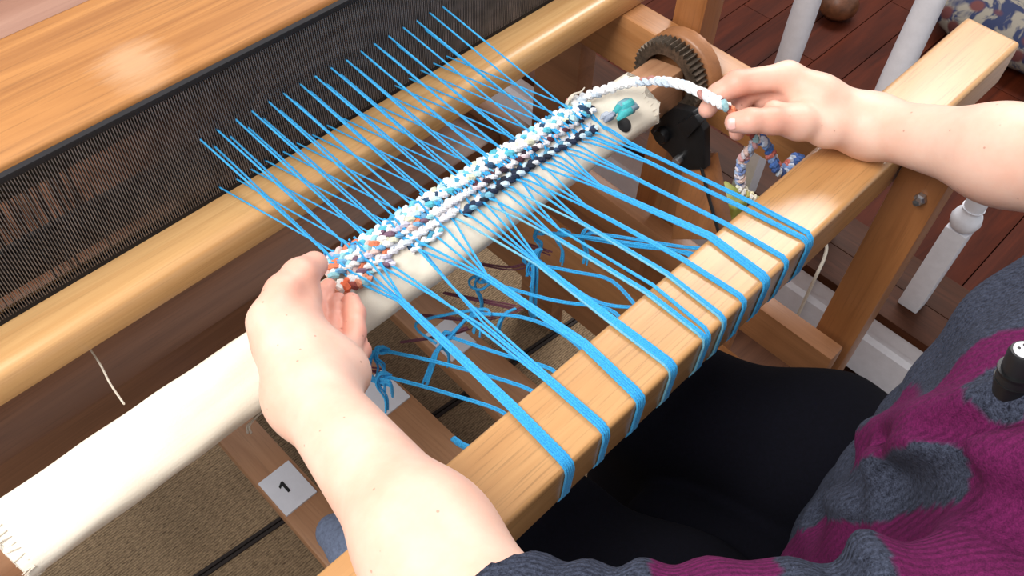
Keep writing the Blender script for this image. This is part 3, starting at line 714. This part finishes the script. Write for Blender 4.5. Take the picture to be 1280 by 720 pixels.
for i in range(nv+1):
    ph = math.pi*(i/nv-0.5)
    for k in range(nu):
        q = 2*math.pi*k/nu; e = (abs(math.cos(q))**4+abs(math.sin(q))**4)**(-.25)
        rx = 0.22*e*max(0.02, math.cos(ph))**0.5; m.v.append((c.x+0.08+rx*math.cos(q), c.y-0.03+rx*0.9*math.sin(q), 0.07+0.068*math.sin(ph)*(1+0.06*math.sin(3*q)))); m.col.append((1, 1, 1, 1))
m.f += [(i*nu+k, i*nu+(k+1) % nu, (i+1)*nu+(k+1) % nu, (i+1)*nu+k) for i in range(nv) for k in range(nu)]+[tuple(range(nu-1, -1, -1)), tuple(nv*nu+k for k in range(nu))]
tag(build('floor_cushion', m, pattern_mat(), None, 0, True), 'dark patterned cushion on the floor beyond the beam end', 'cushion')

# ------------------------------------------------------------------ signed-distance modelling for the figure
def v3(p): return np.array(p, dtype=np.float64)
def cone(P, a, b, ra, rb_):
    a, b = v3(a), v3(b); ba = b-a; L2 = ba@ba
    h = np.clip(((P-a)@ba)/L2, 0, 1)
    return np.linalg.norm(P-a-h[:, None]*ba, axis=1)-(ra+(rb_-ra)*h)
def smin(a, b, k):
    h = np.maximum(k-np.abs(a-b), 0)/k
    return np.minimum(a, b)-h*h*k*0.25
def chain(P, pts, k):
    d = None
    for (a, ra), (b, rb_) in zip(pts, pts[1:]):
        e = cone(P, a, b, ra, rb_); d = e if d is None else smin(d, e, k)
    return d
def surface(f, lo, hi, h, B=8, lip=1.25):
    lo = v3(lo); hi = v3(hi); nb = np.ceil((hi-lo)/(h*B)).astype(int)
    g = np.stack(np.meshgrid(*[np.arange(n_) for n_ in nb], indexing='ij'), -1).reshape(-1, 3)
    cen = lo+(g+0.5)*h*B; d = np.concatenate([f(c) for c in np.array_split(cen, max(1, len(cen)//200000))])
    g = g[np.abs(d) < lip*h*B*0.87+h]
    ii = np.stack(np.meshgrid(*[np.arange(B+1)]*3, indexing='ij'), -1).reshape(-1, 3)
    cells = []; vals = []
    for gb in np.array_split(g, max(1, len(g)//300)):
        idx = gb[:, None, :]*B+ii[None]; P = lo+idx.reshape(-1, 3)*h
        D = f(P).reshape(len(gb), B+1, B+1, B+1)
        c8 = np.stack([D[:, a:B+a, b:B+b, c:B+c] for a in (0, 1) for b in (0, 1) for c in (0, 1)], -1)
        s = c8 < 0; act = s.any(-1) & ~s.all(-1); w_ = np.argwhere(act)
        cells.append(gb[w_[:, 0]]*B+w_[:, 1:]); vals.append(c8[act])
    cells = np.concatenate(cells); vals = np.concatenate(vals)
    off = np.array([(a, b, c) for a in (0, 1) for b in (0, 1) for c in (0, 1)])
    acc = np.zeros((len(cells), 3)); cnt = np.zeros(len(cells))
    for i in range(8):
        for ax in range(3):
            if off[i][ax]: continue
            j = i+(4, 2, 1)[ax]; va, vb = vals[:, i], vals[:, j]; cr = (va < 0) != (vb < 0)
            t = np.where(cr, va/np.where(cr, va-vb, 1), 0); p = off[i][None]+np.eye(3)[ax][None]*t[:, None]
            acc += p*cr[:, None]; cnt += cr
    V = lo+(cells+acc/cnt[:, None])*h
    big = (nb*B+2); key = (cells[:, 0]*big[1]+cells[:, 1])*big[2]+cells[:, 2]
    order = np.argsort(key); sk = key[order]; F = []
    def look(c):
        k = (c[:, 0]*big[1]+c[:, 1])*big[2]+c[:, 2]; p = np.clip(np.searchsorted(sk, k), 0, len(sk)-1)
        return np.where(sk[p] == k, order[p], -1)
    for ax in range(3):
        j = (4, 2, 1)[ax]; cr = (vals[:, 0] < 0) != (vals[:, j] < 0); c = cells[cr]; a1, a2 = (ax+1) % 3, (ax+2) % 3
        e1, e2 = np.eye(3, dtype=int)[a1], np.eye(3, dtype=int)[a2]
        q = np.stack([look(c), look(c-e1), look(c-e1-e2), look(c-e2)], 1); ok = (q >= 0).all(1)
        q = q[ok]; neg = (vals[cr, 0] < 0)[ok]; q[~neg] = q[~neg][:, ::-1]; F.append(q)
    return V, np.concatenate(F)
def build_np(name, V, F, mat, parent=None, loc=(0, 0, 0), attrs={}):
    off = v3(loc) if parent is None else v3(origin(parent))
    me = bpy.data.meshes.new(name); me.vertices.add(len(V)); me.vertices.foreach_set('co', (V-off).astype(np.float32).ravel())
    me.loops.add(F.size); me.loops.foreach_set('vertex_index', F.astype(np.int32).ravel())
    me.polygons.add(len(F)); me.polygons.foreach_set('loop_start', np.arange(0, F.size, 4, dtype=np.int32))
    me.update(calc_edges=True); me.validate()
    me.polygons.foreach_set('use_smooth', np.ones(len(me.polygons), dtype=bool))
    for k, a in attrs.items():
        t = me.attributes.new(k, 'FLOAT', 'POINT'); t.data.foreach_set('value', a.astype(np.float32))
    me.materials.append(mat); o = bpy.data.objects.new(name, me); C.objects.link(o)
    if parent is None: o.location = loc
    else: o.parent = parent
    return o
def z3(px, py, z): return tuple(Zp(px, py, z))

# ---- joints
SHL, SHR = (0.262, -0.112, 0.985), (0.645, -0.10, 1.00)
ELL = z3(668, 850, .942); ELR = z3(1400, 224, 0.945)
WRL = z3(387, 492, 0.832); WRR = z3(1088, 158, 0.829)
FML = tuple((v3(ELL)*0.62+v3(WRL)*0.38)); FMR = tuple((v3(ELR)*0.6+v3(WRR)*0.4))
armL = [(SHL, .046), (ELL, .0405), (FML, .0372), (WRL, .0285)]
armR = [(SHR, .046), (ELR, .045), (FMR, .0375), (WRR, .0255)]
# left hand (palm up: thumb pinches on top, fingers curl below)
palmL = [[(WRL, .027), (z3(352, 428, .842), .021), (z3(338, 402, .847), .0165)],
         [(WRL, .025), (z3(366, 408, .836), .0180), (z3(380, 372, .834), .0150)],
         [(WRL, .026), (z3(380, 436, .828), .024), (z3(380, 415, .822), .016)],
         [(WRL, .025), (z3(412, 456, .824), .022), (z3(416, 440, .812), .0135)],
         [(WRL, .025), (z3(432, 468, .818), .017), (z3(434, 456, .810), .0120)]]
fingL = [[(z3(336, 402, .850), .0160), (z3(354, 366, .850), .0146), (z3(375, 345, .845), .0144), (z3(393, 331, .834), .0116)],   # thumb
         [(z3(393, 414, .808), .0110), (z3(397, 392, .798), .0096), (z3(402, 374, .792), .0090), (z3(411, 359, .788), .0080)],
         [(z3(414, 436, .808), .0100), (z3(417, 406, .797), .0088), (z3(420, 388, .795), .0086), (z3(423, 376, .793), .0076)],
         [(z3(434, 450, .809), .0104), (z3(443, 416, .801), .0095), (z3(443, 392, .800), .0092), (z3(439, 377, .800), .0082)],
         [(z3(440, 455, .806), .0100), (z3(452, 438, .790), .0075), (z3(447, 426, .785), .0072), (z3(441, 418, .785), .0066)]]
# right hand (back up, thumb and index pinching the braid, other fingers curled in)
iM, iP, iD, iT = z3(984, 95, .862), z3(921, 104, .862), z3(898, 118, .850), z3(884, 137, .836)
palmR = [[(WRR, .0235), (z3(1026, 118, .854), .0165), (iM, .0130)],
         [(WRR, .0235), (z3(1028, 128, .846), .0165), (z3(988, 104, .855), .0125)],
         [(WRR, .0235), (z3(1030, 140, .838), .0160), (z3(994, 118, .846), .0120)],
         [(WRR, .0230), (z3(1032, 152, .832), .0150), (z3(1002, 134, .836), .0110)],
         [(WRR, .0230), (z3(1034, 162, .836), .0150), (z3(998, 153, .846), .0140), (z3(967, 139, .848), .0108)]]
fingR = [[(z3(998, 153, .848), .0145), (z3(964, 151, .855), .0124), (z3(938, 151, .857), .0114), (z3(919, 153, .852), .0100)],  # thumb
         [(iM, .0130), (iP, .0122), (iD, .0105), (iT, .0086)],
         [(z3(988, 104, .852), .0110), (z3(935, 116, .843), .0104), (z3(922, 134, .828), .0092), (z3(921, 166, .820), .0078)],
         [(z3(994, 118, .844), .0105), (z3(955, 124, .836), .0102), (z3(947, 138, .812), .0088), (z3(960, 150, .806), .0074)],
         [(z3(1002, 134, .834), .0095), (z3(976, 132, .814), .0084), (z3(970, 148, .802), .0074), (z3(984, 156, .800), .0066)]]
flush_shade_pts = []
for fs in (fingL, fingR):
    for ch in fs:
        for (p, r) in ch[1:]: flush_shade_pts.append((p, r*1.5, 0.85 if fs is fingL and ch is not fingL[0] else 0.5))  # left fingers except the thumb: shade put into the colour besides redness
NECK, HEAD = (0.465, -0.085, 1.12), (0.465, -0.045, 1.25)
def body_sdf(P):
    out = np.full(len(P), 1.0)
    def arm(P, arm_, palm, fing, wr):
        d = chain(P, arm_, 0.03); near = np.linalg.norm(P-v3(wr), axis=1) < 0.32
        if near.any():
            Q = P[near]; dp = None
            for ch in palm:
                e = chain(Q, ch, 0.012); dp = e if dp is None else smin(dp, e, 0.014)
            dq = smin(d[near], dp, 0.022); base = dq.copy()
            for ch in fing:
                dq = np.minimum(dq, smin(chain(Q, ch, 0.005), base, 0.008))
            d = d.copy(); d[near] = dq
        return d
    out = np.minimum(arm(P, armL, palmL, fingL, WRL), arm(P, armR, palmR, fingR, WRR))
    t = cone(P, SHL, SHR, .048, .048); t = smin(t, chain(P, [((.465, -.14, .58), .10), ((.465, -.11, .95), .10)], .03), .06)
    t = smin(t, cone(P, (.465, -.10, 1.0), NECK, .062, .052), .03)
    # head: skull, jaw, nose, ears
    H = v3(HEAD); hd = (np.linalg.norm((P-H-v3((0, -.012, .025)))/v3((.074, .093, .088)), axis=1)-1)*.078
    hd = smin(hd, cone(P, H+v3((0, .035, -.045)), H+v3((0, .058, -.075)), .045, .026), .04)
    hd = smin(hd, cone(P, H+v3((0, .082, .012)), H+v3((0, .100, -.022)), .008, .012), .012)
    for s_ in (-1, 1):
        hd = smin(hd, cone(P, H+v3((s_*.074, -.012, .012)), H+v3((s_*.073, -.006, -.018)), .012, .009), .008)
        eye = np.linalg.norm(P-H-v3((s_*.031, .082, .008)), axis=1)-.012; hd = np.maximum(hd, -(eye)+0.004)
    hd = smin(hd, cone(P, H+v3((-.018, .083, -.050)), H+v3((.018, .083, -.050)), .008, .008), .01)
    t = smin(t, hd, .03)
    return smin(out, t, 0.02)
V, F = surface(body_sdf, (-0.0, -0.28, 0.45), (1.0, 0.52, 1.40), 0.0021)
fl = np.zeros(len(V))
for p, r, g_ in flush_shade_pts: fl = np.maximum(fl, np.exp(-((np.linalg.norm(V-v3(p), axis=1)/(r*1.25))**2))*g_)
person = build_np('person', V, F, skin, None, (0.46, -0.12, 0.5), {'flush_shade': fl})
tag(person, 'person weaving in a grey and fuchsia sweater and black trousers, holding the braid', 'person')
# ---- nails
def nail(tip, prev, up, r, wd_=0.0052, ln=0.0062):
    tip, prev, up = Vector(tip), Vector(prev), Vector(up); ax = (tip-prev).normalized(); up = (up-ax*up.dot(ax)).normalized(); sd = ax.cross(up)
    m = MB(); nu_, nv_ = 7, 6
    for i in range(nv_):
        a = (i/(nv_-1)-0.55)*2*ln*0.6; wloc = wd_*(1-0.35*max(0, (i/(nv_-1)-0.6)/0.4)**2)*(0.82 if i == 0 else 1)
        for k in range(nu_):
            q = (k/(nu_-1)-0.5)*2; b = q*wloc
            m.v.append(tuple(tip+ax*(a+r*0.25)+sd*b+up*(math.sqrt(max(r*r*1.02-b*b, 0))+0.0003-(0.0012 if i == nv_-1 else 0)))); m.col.append((1, 1, 1, 1))
    m.f += [(i*nu_+k, i*nu_+k+1, (i+1)*nu_+k+1, (i+1)*nu_+k) for i in range(nv_-1) for k in range(nu_-1)]
    return build('fingernail', m, nail_mat, person, 0, True)
nail(fingR[0][3][0], fingR[0][2][0], (-0.5, -0.75, 0.75), .0104)
nail(fingL[0][3][0], fingL[0][2][0], (-0.6, 0.6, 0.6), .0107)

# ---- sweater
def sweater_parts(P):
    tz = [((.385, -.118, .64), .122), ((.385, -.105, .95), .110)], [((.545, -.118, .64), .122), ((.545, -.105, .95), .110)], [((.465, -.105, .66), .138), ((.465, -.10, .94), .125)]
    t = None
    for ch in tz:
        e = chain(P, ch, .02); t = e if t is None else smin(t, e, .06)
    t = smin(t, cone(P, (.33, -.10, 1.0), (.60, -.10, 1.0), .075, .075), .05)
    t = np.maximum(t, 0.60-P[:, 2])
    t = np.maximum(t, -(np.linalg.norm(P-v3((.465, -.06, 1.12)), axis=1)-.085))
    def sleeve(sh, el, wr, cut):
        sh, el, wr = v3(sh), v3(el), v3(wr); ax = sh-el; ax /= np.linalg.norm(ax); s = (P-el)@ax
        fx = wr-el; fx /= np.linalg.norm(fx); q = (P-el)@fx
        d = smin(cone(P, el, sh, .0535, .070), cone(P, el, el+fx*(cut+.03), .0520, .0475), .02)
        d = d-0.0028*np.sin(2*np.pi*(s/0.034+0.6*np.sin(P[:, 2]*30+P[:, 0]*20)))*np.exp(-((s-0.06)/0.06)**2)
        rib = np.exp(-((q-cut)/0.012)**2); d = d+0.0016*rib
        return np.maximum(d, q-cut), s, ax
    sl, s1, a1 = sleeve(SHL, ELL, WRL, .040); sr, s2, a2 = sleeve(SHR, ELR, WRR, .01)
    return t, sl, sr, s1, s2
def sweater_base(P):
    t, sl, sr, s1, s2 = sweater_parts(P)
    return smin(smin(t, sl, 0.012), sr, 0.012)
def trace(f, px, py):
    d = np.array(ray(px, py)); d /= np.linalg.norm(d); t = 0.15
    for _ in range(160):
        e = float(f(np.array(CAM)[None]+d[None]*t)[0])
        if e < 0.0004: break
        t += e*0.8
    return np.array(CAM)+d*t
def line3(pxs): return [trace(sweater_base, *p) for p in pxs]
# fold lines of the cloth: (points on the cloth, height, width)
FOLDS = [(line3([(1090, 575), (1150, 560), (1220, 562), (1300, 575)]), 0.020, 0.013), (line3([(1085, 540), (1150, 522), (1220, 500), (1290, 480)]), 0.014, 0.012),
         (line3([(1100, 610), (1140, 605), (1170, 590)]), -0.052, 0.016), (line3([(1100, 550), (1160, 540), (1230, 530)]), -0.012, 0.008),
         (line3([(1010, 640), (1030, 680), (1060, 720)]), -0.014, 0.010), (line3([(1040, 625), (1080, 680), (1100, 720)]), 0.012, 0.012),
         (line3([(1160, 640), (1220, 680), (1290, 740)]), 0.006, 0.018), (line3([(1190, 600), (1240, 630), (1300, 660)]), -0.006, 0.012), (line3([(1110, 470), (1170, 430), (1230, 390)]), -0.004, 0.012)]
def near_line(P, pts):
    d = None
    for a, b in zip(pts, pts[1:]):
        e = cone(P, a, b, 0, 0); d = e if d is None else np.minimum(d, e)
    return d
def sweater_sdf(P):
    d = sweater_base(P); x, y_, z = P[:, 0], P[:, 1], P[:, 2]
    d = d-0.0025*np.sin(38*(z-0.9*x)+2.0*np.sin(18*y_+6*x))-0.0015*np.sin(90*(z+0.5*x)+30*y_)
    for pts, h, w_ in FOLDS: d = d-h*np.exp(-(near_line(P, pts)/w_)**2)
    return d
V, F = surface(sweater_sdf, (0.02, -0.34, 0.56), (1.0, 0.22, 1.18), 0.0042, lip=2.2)
t, sl, sr, s1, s2 = sweater_parts(V)
ang = np.arctan2(V[:, 1]+.11, V[:, 0]-.465)      # torso angle, pi/2 = front
wob = 0.10*np.sin(V[:, 2]*30)+0.06*np.sin(V[:, 2]*75+1)
torso_f = ((np.abs(ang-np.pi/2)+wob) > 0.54)
sle_f = ((s1 > 0.062) & (s1 < 0.122)) | (s1 > 0.170)
sleR = ((s2 > 0.062) & (s2 < 0.122)) | (s2 > 0.170)
# the grey yarn of the fold and of a patch under the microphone
pit = near_line(V, line3([(1030, 620), (1090, 612), (1130, 605), (1160, 590)])) < 0.020
pit |= near_line(V, line3([(1243, 478), (1262, 492)])) < 0.017
torso_f &= ~pit
stripe = np.where(sl < t-0.002, np.where(sl < sr, sle_f, sleR), np.where(sr < t, sleR, torso_f)).astype(float)
ea = v3(SHL)-v3(ELL); ea /= np.linalg.norm(ea); e1 = np.cross(ea, (0, 0, 1)); e1 /= np.linalg.norm(e1); e2 = np.cross(ea, e1)
wal = np.where(sl < t, np.arctan2((V-v3(ELL))@e1, (V-v3(ELL))@e2)*0.065, ang*0.15)
build_np('sweater', V, F, knit, person, attrs={'stripe': stripe, 'wale': wal})['label'] = 'heather grey and fuchsia striped knitted sweater'

# ---- trousers, slippers
legs = [[((.365, -.15, .555), .095), ((.30, .06, .560), .084), ((.272, .220, .552), .070), ((.235, .29, .33), .052), ((.205, .36, .22), .040)],
        [((.590, -.15, .560), .095), ((.548, .05, .566), .090), ((.488, .225, .550), .068), ((.455, .20, .30), .052), ((.45, .17, .10), .042)]]
def trouser_sdf(P):
    d = cone(P, (.39, -.17, .57), (.55, -.17, .57), .11, .11)
    d = np.minimum(d, cone(P, (.45, -.10, .52), (.40, .10, .49), .09, .075))
    for ch in legs: d = smin(d, chain(P, ch, .04), .012)
    return np.maximum(d-0.002*np.sin(60*P[:, 1]+25*P[:, 0]), 0.09-P[:, 2])
V, F = surface(trouser_sdf, (0.05, -0.36, 0.05), (0.80, 0.48, 0.72), 0.006)
build_np('trousers', V, F, trouser, person)['label'] = 'plain black trousers'
sho = [[((.203, .37, .225), .040), ((.196, .45, .208), .036), ((.190, .495, .200), .027)], [((.45, .16, .05), .040), ((.45, .25, .045), .037), ((.45, .30, .04), .030)]]
for ch in sho:
    V, F = surface(lambda P: np.maximum(chain(P, ch, .02), (0.176 if ch is sho[0] else 0.012)-P[:, 2]), (0.1, 0.05, 0.0), (0.56, 0.58, 0.32), 0.005)
    build_np('slipper', V, F, slipper_mat, person)['label'] = 'grey-blue slipper'

# ---- clip microphone on the sweater
_tow = lambda p, k: Vector(p)+(CAM-Vector(p)).normalized()*k
MP = _tow(trace(sweater_base, 1268, 474), 0.012); MA = (_tow(trace(sweater_base, 1286, 428), 0.034)-MP).normalized(); MA = (MA+(CAM-MP).normalized()*0.75).normalized()
mic = thing('clip_microphone', 'black clip-on microphone with white dotted end on the sweater', 'microphone', tuple(MP))
mq = MA.to_track_quat('Z', 'Y').to_matrix().to_4x4() @ Matrix.Scale(0.62, 4); mq.translation = MP
def micpart(name, prof, mat, n_=24):
    m = MB(); m.lathe(prof, (0, 0, 0), 'z', n_); m.v = [tuple(mq @ Vector(v)) for v in m.v]; return build(name, m, mat, mic, 0, True)
mb_ = plain('microphone_black', (13, 13, 15), 0.5, 0, 0.1, coat=0.0)
micpart('body', [(0, -.018), (.013, -.016), (.0145, -.004), (.0145, .004), (.0125, .012), (.0120, .030), (.0105, .034), (0, .034)], mb_)
for h in (-.001, .010): micpart('ring', [(.0120, h), (.0152, h), (.0154, h+.0012), (.0152, h+.0024), (.0120, h+.0024)], black_iron)
face = micpart('end_disc', [(0, .0338), (.0088, .0338), (.0088, .0350), (0, .0350)], card_white)
m = MB()
for k in range(5):
    a = k*1.26; c = (0 if k == 0 else .0048*math.cos(a), 0 if k == 0 else .0048*math.sin(a))
    for q in (0,): m.lathe([(0, .0345), (.0014, .0345), (.0014, .0354), (0, .0354)], (c[0], c[1], 0), 'z', 8)
m.v = [tuple(mq @ Vector(v)) for v in m.v]; build('dot', m, ink, face)
